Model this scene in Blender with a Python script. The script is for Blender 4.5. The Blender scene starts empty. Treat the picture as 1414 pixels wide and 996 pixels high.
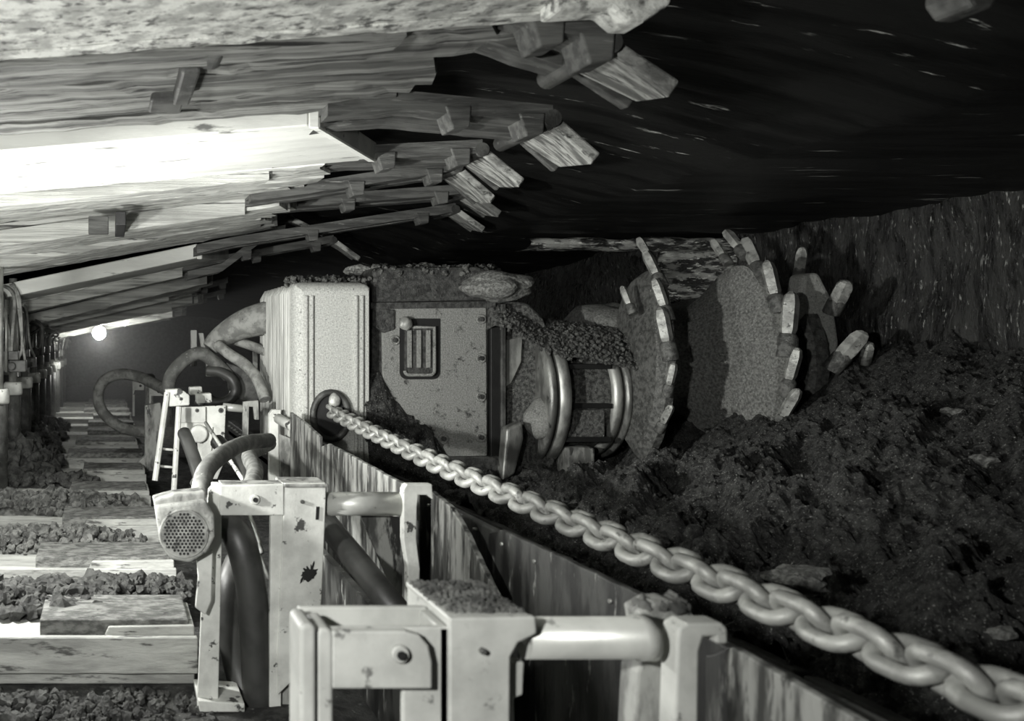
import bpy, math, random
from mathutils import Vector, Matrix, noise, Quaternion
random.seed(7)
SC = bpy.context.scene
COL = SC.collection
F = 1200.0; VX = 150.0; VY = 465.0          # focal length and vanishing point of the face line, in photo pixels

def P(px, py, Y):
    return Vector(((px - VX) / F * Y, Y, (VY - py) / F * Y))
def V(*a): return Vector(a)

# ------------------------------------------------------------------ materials
def grey(g): return (g * 1.0, g * 1.015, g * 0.955, 1)
def mk(name, ca, cb, scale=6, lo=.4, hi=.6, rough=.6, metal=0, bump=.3, bdist=.01, bscale=40, stretch=(1, 1, 1),
       cc=None, cscale=30, clo=.6, chi=.66, spec=.5, detail=6, rvar=0):
    m = bpy.data.materials.new(name); m.use_nodes = True
    nt = m.node_tree; N = nt.nodes; L = nt.links
    b = N['Principled BSDF']
    tc = N.new('ShaderNodeTexCoord'); mp = N.new('ShaderNodeMapping')
    mp.inputs['Scale'].default_value = stretch
    L.new(tc.outputs['Object'], mp.inputs['Vector'])
    def nz(s, d=detail, r=.6):
        n = N.new('ShaderNodeTexNoise'); n.inputs['Scale'].default_value = s
        n.inputs['Detail'].default_value = d; n.inputs['Roughness'].default_value = r
        L.new(mp.outputs[0], n.inputs['Vector']); return n
    def ramp(src, l, h):
        r = N.new('ShaderNodeMapRange'); r.inputs[1].default_value = l; r.inputs[2].default_value = h
        r.interpolation_type = 'SMOOTHSTEP'; L.new(src, r.inputs[0]); return r
    def mix(f, A, B):
        x = N.new('ShaderNodeMix'); x.data_type = 'RGBA'
        L.new(f, x.inputs[0])
        for v, i in ((A, 6), (B, 7)):
            if isinstance(v, tuple): x.inputs[i].default_value = v
            else: L.new(v, x.inputs[i])
        return x
    n1 = nz(scale); r1 = ramp(n1.outputs[0], lo, hi)
    c = mix(r1.outputs[0], grey(ca), grey(cb))
    if cc is not None:
        n2 = nz(cscale, 5, .65); r2 = ramp(n2.outputs[0], clo, chi)
        c = mix(r2.outputs[0], c.outputs[2], grey(cc))
    L.new(c.outputs[2], b.inputs['Base Color'])
    b.inputs['Roughness'].default_value = rough; b.inputs['Metallic'].default_value = metal
    b.inputs['Specular IOR Level'].default_value = spec
    if rvar:
        n4 = nz(bscale * 1.7, 3); rr = N.new('ShaderNodeMapRange')
        rr.inputs[1].default_value = .35; rr.inputs[2].default_value = .65
        rr.inputs[3].default_value = max(.05, rough - rvar); rr.inputs[4].default_value = min(1, rough + rvar)
        L.new(n4.outputs[0], rr.inputs[0]); L.new(rr.outputs[0], b.inputs['Roughness'])
    n3 = nz(bscale, 8, .7)
    bp = N.new('ShaderNodeBump'); bp.inputs['Strength'].default_value = bump; bp.inputs['Distance'].default_value = bdist
    L.new(n3.outputs[0], bp.inputs['Height']); L.new(bp.outputs[0], b.inputs['Normal'])
    return m

M = {}
M['canopy'] = mk('canopy', .62, .30, 2.6, .36, .62, .8, 0, .8, .02, 10, (.2, 7, 7), cc=.07, cscale=5, clo=.58, chi=.68)
M['canopy_dirty'] = mk('canopy_dirty', .36, .12, 2.4, .36, .62, .8, 0, 1, .03, 9, (.2, 7, 7), cc=.03, cscale=5, clo=.54, chi=.66)
M['canopy_white'] = mk('canopy_white', .74, .56, 3, .35, .65, .8, 0, .4, .012, 16, (.35, 1.6, 1.6), cc=.16, cscale=9, clo=.6, chi=.7)
M['canopy_blotch'] = mk('canopy_blotch', .66, .34, 16, .4, .6, .85, 0, .7, .015, 30, (.8, 1, 1), cc=.10, cscale=26, clo=.5, chi=.66, detail=9)
M['flipper'] = mk('flipper', .42, .12, 7, .4, .6, .7, 0, .8, .02, 20, (.5, 3, 1), cc=.05, cscale=18, clo=.52, chi=.64)
M['dark_steel'] = mk('dark_steel', .10, .04, 8, .4, .6, .5, .2, .5, .01, 30, cc=.16, cscale=30, clo=.62, chi=.7)
M['base'] = mk('base', .46, .26, 7, .38, .64, .75, 0, .6, .012, 40, (.35, 1.6, 1.6), cc=.08, cscale=12, clo=.56, chi=.66, detail=9)
M['basetop'] = mk('basetop', .26, .09, 34, .36, .62, .8, 0, 1, .02, 70, (.5, 1, 1), cc=.04, cscale=26, detail=9)
M['paint'] = mk('paint', .68, .46, 6, .35, .65, .6, 0, .3, .006, 40, cc=.06, cscale=13, clo=.60, chi=.64, detail=9)
M['paint_near'] = mk('paint_near', .46, .32, 5, .35, .65, .55, 0, .25, .004, 25, cc=.13, cscale=22, clo=.6, chi=.68, detail=9)
M['paint_grime'] = mk('grimy_paint', .33, .13, 14, .4, .6, .6, 0, .5, .006, 40, (1, 1, .35), cc=.05, cscale=16, clo=.56, chi=.62)
M['tube'] = mk('pale_tube', .5, .38, 5, .35, .65, .35, .25, .12, .003, 30, cc=.22, cscale=22, clo=.62, chi=.7)
M['spill'] = mk('spill', .27, .05, 11, .42, .58, .5, .1, .5, .006, 30, (1, 1.4, .28), cc=.02, cscale=13, clo=.52, chi=.6, detail=9)
M['spill_dark'] = mk('spill_dark', .055, .015, 9, .42, .58, .55, .1, .6, .008, 30, (1, 1.2, .35), cc=.24, cscale=14, clo=.60, chi=.66, detail=9)
M['hose'] = mk('rubber_hose', .05, .025, 5, .4, .6, .45, 0, .2, .003, 60)
M['hose_grey'] = mk('hose_grey', .17, .08, 10, .4, .6, .75, 0, .4, .004, 60, cc=.3, cscale=40, clo=.62, chi=.7)
M['hose_pale'] = mk('hose_pale', .3, .16, 12, .4, .6, .75, 0, .5, .006, 50, cc=.08, cscale=30, clo=.6, chi=.7)
M['chain'] = mk('chain', .34, .2, 12, .4, .6, .5, .25, .3, .004, 60, cc=.1, cscale=22, clo=.6, chi=.7)
M['machine_pale'] = mk('machine_pale', .62, .34, 90, .25, .75, .5, .15, .7, .008, 140, cc=.08, cscale=70, clo=.58, chi=.7, detail=9)
M['machine'] = mk('machine_cast', .36, .16, 100, .25, .75, .45, .15, .9, .01, 130, cc=.04, cscale=14, clo=.58, chi=.72, detail=9, rvar=.15)
M['ribbed'] = mk('machine_ribbed', .55, .36, 10, .4, .6, .6, .0, .3, .006, 30, (3, 3, .2))
M['machine_dark'] = mk('machine_dark', .07, .025, 30, .4, .6, .45, .2, .9, .012, 70, cc=.2, cscale=55, clo=.64, chi=.7, rvar=.2)
M['muck'] = mk('muck', .17, .04, 40, .38, .62, .45, .1, 1, .02, 70, cc=.4, cscale=90, clo=.6, chi=.7, rvar=.2, detail=9)
M['bright_steel'] = mk('worn_steel', .5, .22, 9, .38, .62, .45, .5, .25, .004, 40, (1, 1, .4), cc=.1, cscale=24, clo=.62, chi=.7)
M['arm_steel'] = mk('arm_steel', .3, .13, 10, .4, .6, .35, .45, .4, .005, 50, (1, 1, .4), cc=.04, cscale=24, clo=.6, chi=.7)
M['pick'] = mk('pick', .5, .26, 14, .4, .62, .45, .3, .6, .008, 40, cc=.1, cscale=30, clo=.58, chi=.68)
M['drum'] = mk('drum', .36, .12, 60, .3, .7, .42, .15, 1, .014, 80, cc=.6, cscale=80, clo=.6, chi=.7, rvar=.2, detail=9)
M['vane'] = mk('vane', .19, .07, 30, .35, .65, .45, .3, .8, .01, 60, cc=.3, cscale=50, clo=.6, chi=.7, detail=9)
M['coal'] = mk('coal', .065, .014, 26, .36, .62, .55, 0, 1, .03, 60, cc=.40, cscale=130, clo=.58, chi=.68, spec=.5, rvar=.25, detail=9)  # pale specks paint sparkle into the coal colour
M['coal_face'] = mk('coal_face', .05, .012, 12, .4, .6, .34, 0, 1, .03, 34, (1, 1, .22), cc=.45, cscale=60, clo=.60, chi=.68, spec=.7, rvar=.25)
M['coal_wall'] = mk('coal_wall', .55, .04, 12, .44, .54, .4, 0, 1, .03, 34, (.4, 1, 1.5), cc=.95, cscale=30, clo=.56, chi=.62, spec=.7, rvar=.25)
M['roof'] = mk('roof_rock', .014, .005, 4, .42, .6, .5, 0, .7, .02, 22, (.14, 1.4, 1), cc=.5, cscale=10, clo=.63, chi=.72, spec=.3)  # pale streaks paint glints into the rock colour
M['rubble'] = mk('rubble', .17, .06, 16, .4, .6, .8, 0, 1, .02, 45, cc=.3, cscale=40, clo=.64, chi=.72)
M['rubble_dark'] = mk('rubble_dark', .08, .03, 16, .4, .6, .8, 0, 1, .02, 45, cc=.2, cscale=40, clo=.64, chi=.72)
M['boulder'] = mk('boulder', .34, .12, 60, .36, .64, .7, 0, 1, .02, 90, cc=.04, cscale=50, clo=.58, chi=.68, detail=9)
M['ext'] = mk('extension_steel', .10, .045, 8, .4, .6, .7, 0, .6, .02, 16, (.3, 3, 3), cc=.2, cscale=20, clo=.62, chi=.7)
M['loud'] = mk('speaker_paint', .46, .2, 14, .38, .62, .6, 0, .5, .006, 50, cc=.06, cscale=26, clo=.56, chi=.64, detail=9)
M['hole'] = mk('black_gap', .01, .006, 5)
M['floor'] = mk('floor_rock', .07, .02, 16, .4, .6, .85, 0, 1, .03, 35, cc=.28, cscale=30, clo=.62, chi=.7)
em = bpy.data.materials.new('lamp_glow'); em.use_nodes = True
e = em.node_tree.nodes['Principled BSDF']; e.inputs['Emission Color'].default_value = (1, 1, .95, 1); e.inputs['Emission Strength'].default_value = 120
M['glow'] = em

# ------------------------------------------------------------------ mesh builder
class MB:
    def __init__(s): s.v = []; s.f = []; s.sm = []
    def add(s, vs, fs, smooth=False):
        o = len(s.v); s.v += [Vector(v) for v in vs]
        for f in fs: s.f.append([i + o for i in f]); s.sm.append(smooth)
        return s
    def hexa(s, p):    # p: bottom 4 (ccw) + top 4
        return s.add(p, [(3, 2, 1, 0), (4, 5, 6, 7), (0, 1, 5, 4), (1, 2, 6, 5), (2, 3, 7, 6), (3, 0, 4, 7)])
    def box(s, a, b):
        x0, y0, z0 = a; x1, y1, z1 = b
        return s.hexa([(x0, y0, z0), (x1, y0, z0), (x1, y1, z0), (x0, y1, z0), (x0, y0, z1), (x1, y0, z1), (x1, y1, z1), (x0, y1, z1)])
    def prism(s, pts, d):
        pts = [Vector(p) for p in pts]; n = len(pts); d = Vector(d)
        nrm = Vector((0, 0, 0))
        for i in range(n): nrm += pts[i].cross(pts[(i + 1) % n])
        if nrm.dot(d) > 0: pts = pts[::-1]
        vs = pts + [p + d for p in pts]
        fs = [tuple(range(n)), tuple(range(2 * n - 1, n - 1, -1))] + [(i, i + n, (i + 1) % n + n, (i + 1) % n) for i in range(n)]
        return s.add(vs, fs)
    def plate(s, pxy, Y, th):      # outline facing the face line, real thickness along Y
        return s.prism([P(x, y, Y) for x, y in pxy], (0, th, 0))
    def tube(s, path, r, n=14, cap=True, closed=False, smooth=True):
        path = [Vector(p) for p in path]; m = len(path)
        rs = r if isinstance(r, (list, tuple)) else [r] * m
        tang = []
        for i in range(m):
            a = path[(i - 1) % m] if closed or i > 0 else path[i]
            b = path[(i + 1) % m] if closed or i < m - 1 else path[i]
            tang.append((b - a).normalized())
        up = Vector((0, 0, 1)) if abs(tang[0].z) < .9 else Vector((1, 0, 0))
        u = tang[0].cross(up).normalized(); vs = []
        for i in range(m):
            if i: 
                q = tang[i - 1].rotation_difference(tang[i]); u = q @ u
            w = tang[i].cross(u)
            for k in range(n):
                a = 2 * math.pi * k / n
                vs.append(path[i] + (u * math.cos(a) + w * math.sin(a)) * rs[i])
        fs = []
        for i in range(m if closed else m - 1):
            j = (i + 1) % m
            for k in range(n): fs.append((i * n + k, i * n + (k + 1) % n, j * n + (k + 1) % n, j * n + k))
        s.add(vs, fs, smooth)
        if cap and not closed:
            o = len(s.v) - len(vs)
            s.f.append([o + k for k in range(n)][::-1]); s.sm.append(False)
            s.f.append([o + (m - 1) * n + k for k in range(n)]); s.sm.append(False)
        return s
    def cyl(s, a, b, r, n=20, r2=None):
        return s.tube([a, b], [r, r if r2 is None else r2], n)
    def lathe(s, c, axis, prof, n=48, smooth=True):   # prof: (along, radius)
        c = Vector(c); ax = Vector(axis).normalized()
        u = ax.orthogonal().normalized(); w = ax.cross(u); vs = []
        for a, r in prof:
            for k in range(n):
                t = 2 * math.pi * k / n
                vs.append(c + ax * a + (u * math.cos(t) + w * math.sin(t)) * r)
        fs = []
        for i in range(len(prof) - 1):
            for k in range(n): fs.append((i * n + k, i * n + (k + 1) % n, (i + 1) * n + (k + 1) % n, (i + 1) * n + k))
        s.add(vs, fs, smooth)
        o = len(s.v) - len(vs)
        s.f.append([o + k for k in range(n)][::-1]); s.sm.append(False)
        s.f.append([o + (len(prof) - 1) * n + k for k in range(n)]); s.sm.append(False)
        return s
    def rock(s, c, r, sub=1, jag=.3, sq=(1, 1, 1), seed=None, smooth=False):
        c = Vector(c); off = Vector((random.random() * 50, random.random() * 50, random.random() * 50))
        R = Quaternion((random.random() - .5, random.random() - .5, random.random() - .5, random.random() - .5)).normalized().to_matrix()
        vs, fs = ICO[sub]
        out = []
        for v in vs:
            d = 1 + jag * 2 * (noise.noise(v * 1.3 + off)) + jag * .6 * noise.noise(v * 4 + off)
            p = R @ v * d * r if sq == (1, 1, 1) else v * d * r
            out.append(c + Vector((p.x * sq[0], p.y * sq[1], p.z * sq[2])))
        return s.add(out, fs, smooth)
    def build(s, name, mat, parent=None, bevel=0, seg=2, **tagkw):
        me = bpy.data.meshes.new(name)
        org = parent_world(parent) if parent is not None else None
        if org is None:
            if s.v:
                lo = Vector((min(v.x for v in s.v), min(v.y for v in s.v), min(v.z for v in s.v)))
                hi = Vector((max(v.x for v in s.v), max(v.y for v in s.v), max(v.z for v in s.v)))
                org = Vector(((lo.x + hi.x) / 2, (lo.y + hi.y) / 2, lo.z))
        me.from_pydata([tuple(v - org) for v in s.v], [], s.f)
        me.polygons.foreach_set('use_smooth', s.sm)
        me.materials.append(M[mat]); me.update()
        o = bpy.data.objects.new(name, me); COL.objects.link(o)
        if parent is not None: o.parent = parent
        else: o.location = org
        if bevel:
            b = o.modifiers.new('bevel', 'BEVEL'); b.width = bevel; b.segments = seg; b.limit_method = 'ANGLE'; b.angle_limit = math.radians(35)
            b.harden_normals = False
        if tagkw: tag(o, **tagkw)
        return o

def parent_world(p):
    w = Vector((0, 0, 0))
    while p is not None: w += p.location; p = p.parent
    return w
import bmesh
ICO = {}
for sub in (1, 2, 3, 4):
    bm = bmesh.new(); bmesh.ops.create_icosphere(bm, subdivisions=sub, radius=1)
    bm.verts.ensure_lookup_table()
    ICO[sub] = ([v.co.copy() for v in bm.verts], [tuple(v.index for v in f.verts) for f in bm.faces]); bm.free()
def tag(o, label=None, cat=None, group=None, kind=None):
    if label: o['label'] = label
    if cat: o['category'] = cat
    if group: o['group'] = group
    if kind: o['kind'] = kind
    return o
def thing(name, loc, label, cat, group=None):
    o = bpy.data.objects.new(name, None); o.empty_display_size = .1; COL.objects.link(o)
    o.location = loc; return tag(o, label, cat, group)
def smooth_path(pts, n=8):
    pts = [Vector(p) for p in pts]; out = []
    q = [pts[0] * 2 - pts[1]] + pts + [pts[-1] * 2 - pts[-2]]
    for i in range(1, len(q) - 2):
        for k in range(n):
            t = k / n; a, b, c, d = q[i - 1], q[i], q[i + 1], q[i + 2]
            out.append(.5 * ((2 * b) + (c - a) * t + (2 * a - 5 * b + 4 * c - d) * t * t + (3 * b - a - 3 * c + d) * t ** 3))
    out.append(pts[-1]); return out
def fbm(p, o=5, l=2.0, g=.5):
    s = 0; a = 1
    for i in range(o): s += a * noise.noise(p); p = p * l; a *= g
    return s
def lerp(a, b, t): return a + (b - a) * t
def table(T, y):
    if y <= T[0][0]: return T[0][1:]
    for i in range(len(T) - 1):
        if y <= T[i + 1][0]:
            t = (y - T[i][0]) / (T[i + 1][0] - T[i][0]); return tuple(lerp(a, b, t) for a, b in zip(T[i][1:], T[i + 1][1:]))
    return T[-1][1:]
CT = [(3.5, .80, .075), (5.5, .71, .11), (7.4, .61, .20), (9.6, .36, .24), (12.6, .20, .20), (14, .13, .18), (20, .0, .15)]
def zc(x, y):
    z0, sl = table(CT, y); return z0 + sl * x
FLOOR = -1.35

# ------------------------------------------------------------------ the setting
def grid(name, nu, nv, fn, mat, kind='structure', smooth=True, **kw):
    mb = MB(); vs = [fn(i / nu, j / nv) for j in range(nv + 1) for i in range(nu + 1)]
    fs = [(j * (nu + 1) + i, j * (nu + 1) + i + 1, (j + 1) * (nu + 1) + i + 1, (j + 1) * (nu + 1) + i) for j in range(nv) for i in range(nu)]
    mb.add(vs, fs, smooth); return mb.build(name, mat, None, kind=kind, **kw)

def floor_fn(u, v):
    x = lerp(-3.2, 6.2, u); y = lerp(-1.5, 24, v ** 1.5)
    return (x, y, FLOOR + .035 * fbm(V(x * 3, y * 3, 1), 4))
grid('floor', 170, 240, floor_fn, 'floor')
def roof_z(x, y):
    a = zc(min(x, 3.2), y) + .30
    t = max(0, min(1, (x - 1.6) / 1.6)); 
    b = .88 if y < 7.4 else .88 - min(.45, (y - 7.4) * .06)
    return lerp(a, b, t)
def roof_fn(u, v):
    x = lerp(-3.2, 6.4, u); y = lerp(-1.5, 24, v ** 1.4)
    return (x, y, roof_z(x, y) + .03 * fbm(V(x * .7, y * 3, 5), 5) + .012 * fbm(V(x * 2, y * 12, 9), 3))
grid('ceiling', 150, 330, roof_fn, 'roof')
XF = 5.45; YW = 7.62; XO = 4.80
def face_fn(u, v):
    y = lerp(-1.5, YW + .05, u); z = lerp(FLOOR - .2, 1.1, v)
    return (XF + .12 * fbm(V(y * 1.2, z * .8, 3), 5) + .05 * noise.noise(V(y * 9, z * 1.2, 3)), y, z)
grid('wall_right', 260, 70, face_fn, 'coal_face')
def step_fn(u, v):
    x = lerp(XO - .05, XF + .25, u); z = lerp(FLOOR - .2, 1.05, v)
    return (x, YW + .07 * fbm(V(x * 1.5, z * 5, 8), 5) + .03 * noise.noise(V(x * 3, z * 22, 3)), z)
grid('wall_far', 90, 110, step_fn, 'coal_wall')
def old_fn(u, v):
    y = lerp(YW, 24, u); z = lerp(FLOOR - .2, 1.1, v)
    return (XO + .12 * fbm(V(y * 1.2, z * 2, 13), 4), y, z)
grid('wall_old_face', 160, 40, old_fn, 'coal_face')
def lip_fn(u, v):
    x = lerp(3.6, 5.4, u); t = v * math.pi * 1.2
    return (x, 7.60 - .20 * math.sin(t) * (1 + .3 * noise.noise(V(x * 5, 0, 1))), .86 - .055 * (1 - math.cos(t)) + .02 * fbm(V(x * 3, v * 3, 8), 4))
grid('trim_1', 120, 10, lip_fn, 'coal_wall')
def gob_fn(u, v):
    y = lerp(-1.5, 24, u); z = lerp(FLOOR - .2, 1.3, v)
    return (-2.6 + .25 * fbm(V(y * 1.5, z * 1.5, 23), 4), y, z)
grid('wall_left', 160, 30, gob_fn, 'rubble_dark')
MB().box((-3.2, 23.6, FLOOR - .3), (6.2, 23.9, 1.4)).build('wall_end', 'rubble_dark', kind='structure')
MB().box((-3.2, -1.9, FLOOR - .3), (6.2, -1.6, 1.4)).build('wall_back', 'rubble_dark', kind='structure')

# ------------------------------------------------------------------ powered roof supports
FLIP = {  # per support: pivot pixel, tip pixel, near depth, width
    1: ((838, 70), (932, 132), 2.5, .26, .20),
    2: ((760, 172), (822, 226), 3.35, .34, .2),
    3: ((664, 213), (720, 258), 4.35, .32, .2),
    4: ((630, 236), (680, 280), 5.2, .32, .2),
    5: ((646, 268), (690, 300), 6.0, .30, .2),
    6: ((628, 293), (668, 321), 6.9, .3, .2),
    7: ((460, 335), (496, 361), 8.3, .34, .2),
    8: ((400, 305), (446, 327), 7.6, .3, .2),
}
MATS = {0: 'canopy_blotch', 1: 'canopy_dirty', 2: 'canopy_white', 3: 'canopy', 4: 'canopy', 5: 'canopy', 6: 'canopy_white'}
LBL = {
 0: 'nearest roof support, its speckled pale canopy filling the top left of the photo',
 1: 'second nearest roof support, grimy streaked canopy with a large bright drooping tip plate',
 2: 'third roof support from the camera, smooth bright white canopy with a slanted front edge',
 3: 'fourth roof support from the camera, directly behind the smooth white canopy',
 4: 'fifth roof support from the camera, streaked pale canopy over the loudspeaker',
 5: 'sixth roof support from the camera, streaked canopy above the white bracket boxes',
 6: 'seventh roof support, plain pale canopy ending just above the ribbed machine cover',
 7: 'eighth roof support, first one whose hydraulic leg shows at the left edge of the photo',
 8: 'ninth roof support from the camera, second leg from the left edge',
 9: 'tenth roof support from the camera, third leg from the left edge',
 10: 'eleventh roof support from the camera, fourth leg from the left edge',
 11: 'twelfth roof support, left of the round hose loop and near the distant lamp',
 12: 'thirteenth roof support, just this side of the distant lamp',
}
ZOFF = {0: .01, 1: .035, 2: .0, 3: .03, 4: .01, 5: .04, 6: -.04, 7: .02, 8: -.01, 9: .02, 10: -.02, 11: .02, 12: -.01, 13: .01, 14: .02}
def ragged_bar(mb, x0, x1, y0, y1, zfun, th, amp=.004, step=.07, endx=None, seed=0):
    n = max(2, int((x1 - x0) / step)); rows = []
    for i in range(n + 1):
        x = lerp(x0, x1, i / n)
        a = amp * noise.noise(V(x * 9, seed, 0)); b = amp * noise.noise(V(x * 9, seed + 9, 3)); c = amp * 1.5 * noise.noise(V(x * 6, seed + 4, 1))
        z = zfun(x)
        xa = x; xb = x + (endx if endx else 0) * (i / n)
        rows.append([V(xa, y0 + c, z + a), V(xb, y1 + c, z + b), V(xb, y1, z + th), V(xa, y0, z + th)])
    vs = [v for r in rows for v in r]; fs = []
    for i in range(n):
        for k in range(4): fs.append((i * 4 + k, i * 4 + (k + 1) % 4, (i + 1) * 4 + (k + 1) % 4, (i + 1) * 4 + k))
    fs += [(3, 2, 1, 0), tuple(n * 4 + k for k in range(4))]
    mb.add(vs, fs)

def make_support(k):
    Y0 = 1.52 + k * .98; rnd = random.Random(100 + k)
    yb = Y0 + .82
    t = thing('roof_support', (-.8, yb + .2, FLOOR), LBL.get(k, 'roof support far down the face, near and beyond the distant lamp'), 'roof support', 'powered roof supports along the face')
    zo = ZOFF.get(k, 0)
    xm = {0: 1.35, 1: 1.15, 2: 1.14, 3: 1.12, 4: 1.15, 5: 1.2, 6: 1.0}.get(k, 1.05 + rnd.uniform(-.08, .08))
    mb = MB(); W = .95
    zf = lambda x, dz=0: zc(x, Y0 + .5) + zo + dz
    if k in (0, 2, 6):
        # smooth plate with a nose cut back towards the camera side
        pts = [(-2.3, Y0), (xm - .34 if k == 2 else xm - .25, Y0), (xm + (.16 if k == 2 else .1), Y0 + W * .93), (-2.3, Y0 + W * .93)]
        bot = [V(x, y, zf(x)) for x, y in pts]; mb.prism(bot, (0, 0, .12))
        ragged_bar(mb, -2.3, xm - .05, Y0 + W * .93, Y0 + W, lambda x: zf(x, -.005), .1, .01, seed=k)
    else:
        ys = [0]; 
        while ys[-1] < W - .12: ys.append(ys[-1] + rnd.uniform(.09, .2))
        ys[-1] = W
        for j in range(len(ys) - 1):
            dz = rnd.uniform(-.022, .022)
            ragged_bar(mb, -2.3, xm + rnd.uniform(-.12, .1), Y0 + ys[j], Y0 + ys[j + 1] - .006, lambda x, dz=dz: zf(x, dz), .12, .013, seed=k * 10 + j, endx=rnd.uniform(0, .1))
    mb.build('canopy', MATS.get(k, 'canopy'), t, bevel=.006 if k in (2, 6) else 0, seg=1)
    if k == 2 or k == 6:     # raised bright rim along the slanted nose
        a = V(xm - .34 if k == 2 else xm - .25, Y0, 0); b = V(xm + (.16 if k == 2 else .1), Y0 + W * .93, 0)
        a.z = zf(a.x) - .01; b.z = zf(b.x) - .01
        MB().prism([a, a + V(.045, 0, 0), b + V(.045, 0, 0), b], (0, 0, .1)).build('nose_rim', 'canopy_white', t, bevel=.006, seg=1)
    # longitudinal stiffener and joint blocks; black bars paint in shadow
    if k in (1, 3, 4, 7, 9, 10):
        mb = MB(); ragged_bar(mb, -2.2, xm - .3, Y0 - .02, Y0 + .10, lambda x: zf(x, -.045), .1, .008, seed=k + 70)
        mb.build('stiffener', MATS.get(k, 'canopy'), t)
    if k in (1, 4):
        cx = {1: .22, 3: -.02, 4: -.1, 5: .3}.get(k, rnd.uniform(-.3, .5)); z = zf(cx)
        if k == 1:
            m2 = MB(); m2.prism([V(cx - .02, Y0 + .02, z - .03), V(cx + .10, Y0 + .02, z - .045), V(cx + .15, Y0 + .02, z - .01), V(cx + .13, Y0 + .02, z + .05), V(cx, Y0 + .02, z + .05)], (0, .12, 0))
            m2.prism([V(cx, Y0 + .12, z - .055), V(cx + .06, Y0 + .12, z - .055), V(cx + .05, Y0 + .12, z + .05), V(cx, Y0 + .12, z + .05)], (0, .38, 0))
            m2.prism([V(cx - .08, Y0 + .46, z - .05), V(cx + .04, Y0 + .46, z - .05), V(cx + .03, Y0 + .46, z + .05), V(cx - .06, Y0 + .46, z + .05)], (0, .16, 0))
            m2.build('coupling_and_shadow', 'dark_steel', t, bevel=.01)
        else:
            m2 = MB(); m2.box((cx - .02, Y0 - .3, z - .075), (cx + .1, Y0 - .24, z + .03)); m2.build('coupling_and_shadow', 'ext', t, bevel=.006)
            m2 = MB(); m2.box((cx + .14, Y0 - .5, z - .05), (cx + .2, Y0 + .1, z + .03)); m2.build('coupling_and_shadow', 'hole', t, bevel=.006)  # last black bar is painted in for a dark vertical shadow
        if k == 1: ragged_bar(m9 := MB(), -.22, cx + .02, Y0 + .0, Y0 + .1, lambda x: zf(x, -.035), .03, .012, seed=5); m9.build('shadow_gap_strip', 'hole', t)  # black strip paints the shadow line of the gap
    # extension beam with hanging stops
    if k < 11:
        xe = {0: 1.5, 1: 1.42}.get(k, xm + .45)
        if k in FLIP: xe = P(FLIP[k][0][0], 0, FLIP[k][2]).x
        xe = max(xe, xm + .1)
        zz = lambda x: zf(x) + .02
        mb = MB(); yA = Y0 + .34
        if k in FLIP: yA = FLIP[k][2] - .02
        zE = P(0, FLIP[k][0][1], FLIP[k][2]).z if k in FLIP else zz(xe)
        zl = lambda x: lerp(zf(xm), zE, max(0, (x - xm) / (xe - xm))) if x > xm else zf(x) + .0
        ragged_bar(mb, xm - .3, xe, yA, yA + .11, lambda x: zl(x) - .0, .07, .006, seed=k + 30)
        ragged_bar(mb, xm - .3, xe, yA + .2, yA + .31, lambda x: zl(x) - .0, .07, .006, seed=k + 31)
        ragged_bar(mb, xm - .3, xe - .02, yA + .11, yA + .2, lambda x: zl(x) + .03, .03, .004, seed=k + 32)
        mb.build('extension_beam', 'ext', t)
        for q in (0.35, .85):
            sx = lerp(xm, xe, q); s_ = MB(); z = zl(sx)
            s_.prism([V(sx - .05, yA - .01, z + .03), V(sx + .05, yA - .01, z + .03), V(sx + .045, yA - .01, z - .05), V(sx - .02, yA - .01, z - .06)], (0, .12, 0))
            s_.build('stop_block', 'ext', t, bevel=.006)
    if k in FLIP:
        a, b, y, w, _ = FLIP[k]
        A = P(a[0], a[1], y); B = P(b[0], b[1], y)
        d = (B - A); nrm = V(d.z, 0, -d.x).normalized()
        if nrm.z < 0: nrm = -nrm
        m3 = MB(); sk = {1: .05}.get(k, .04)
        # slab with a skewed end, plus a raised outer rib
        pts = [A, A + d * .95, B + V(0, .03, 0), B + V(sk, w, .05), A + V(sk * .4, w, .03)]
        m3.prism(pts, nrm * .045)
        m3.build('tip_plate', 'flipper', t, bevel=.008)
        m4 = MB(); off = V(sk * .4 + .02, w + .03, .04)
        m4.prism([A + off, B + off, B + off + V(.02, .07, .01), A + off + V(.02, .07, .01)], nrm * .03)
        m4.build('tip_rib', 'ext', t, bevel=.006)
        MB().cyl(A + V(0, -.02, .02), A + V(0, w + .08, .02), .035, 14).build('hinge_pin', 'dark_steel', t)
    if k == 0:
        A = P(760, 40, 2.2); m3 = MB()
        m3.prism([P(770, 14, 2.3), P(845, 10, 2.3), P(868, 30, 2.3), P(890, 30, 2.3), P(926, 6, 2.3), P(938, -40, 2.3), P(770, -40, 2.3)], (0, .10, 0))
        m3.build('nose_plate', 'canopy_blotch', t, bevel=.01)
        m3 = MB(); m3.prism([P(1330, -12, 2.0), P(1345, 10, 2.0), P(1372, 12, 2.0), P(1385, -12, 2.0), P(1380, -60, 2.0), P(1335, -60, 2.0)], (0, .1, 0))
        m3.build('tip_lug', 'dark_steel', t, bevel=.01)
    # base pontoon
    bt = -1.15; mb = MB(); xr = .33 + rnd.uniform(-.03, .03)
    ragged_bar(mb, -2.2, xr, yb, yb + .03, lambda x: FLOOR + .06, .14, .004, seed=k + 200)
    mb.box((-2.2, yb + .03, FLOOR + .01), (xr - .01, yb + (.4 if k else .2), bt - .01))
    mb.build('base_pontoon', 'base', t, bevel=.004, seg=1)
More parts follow.
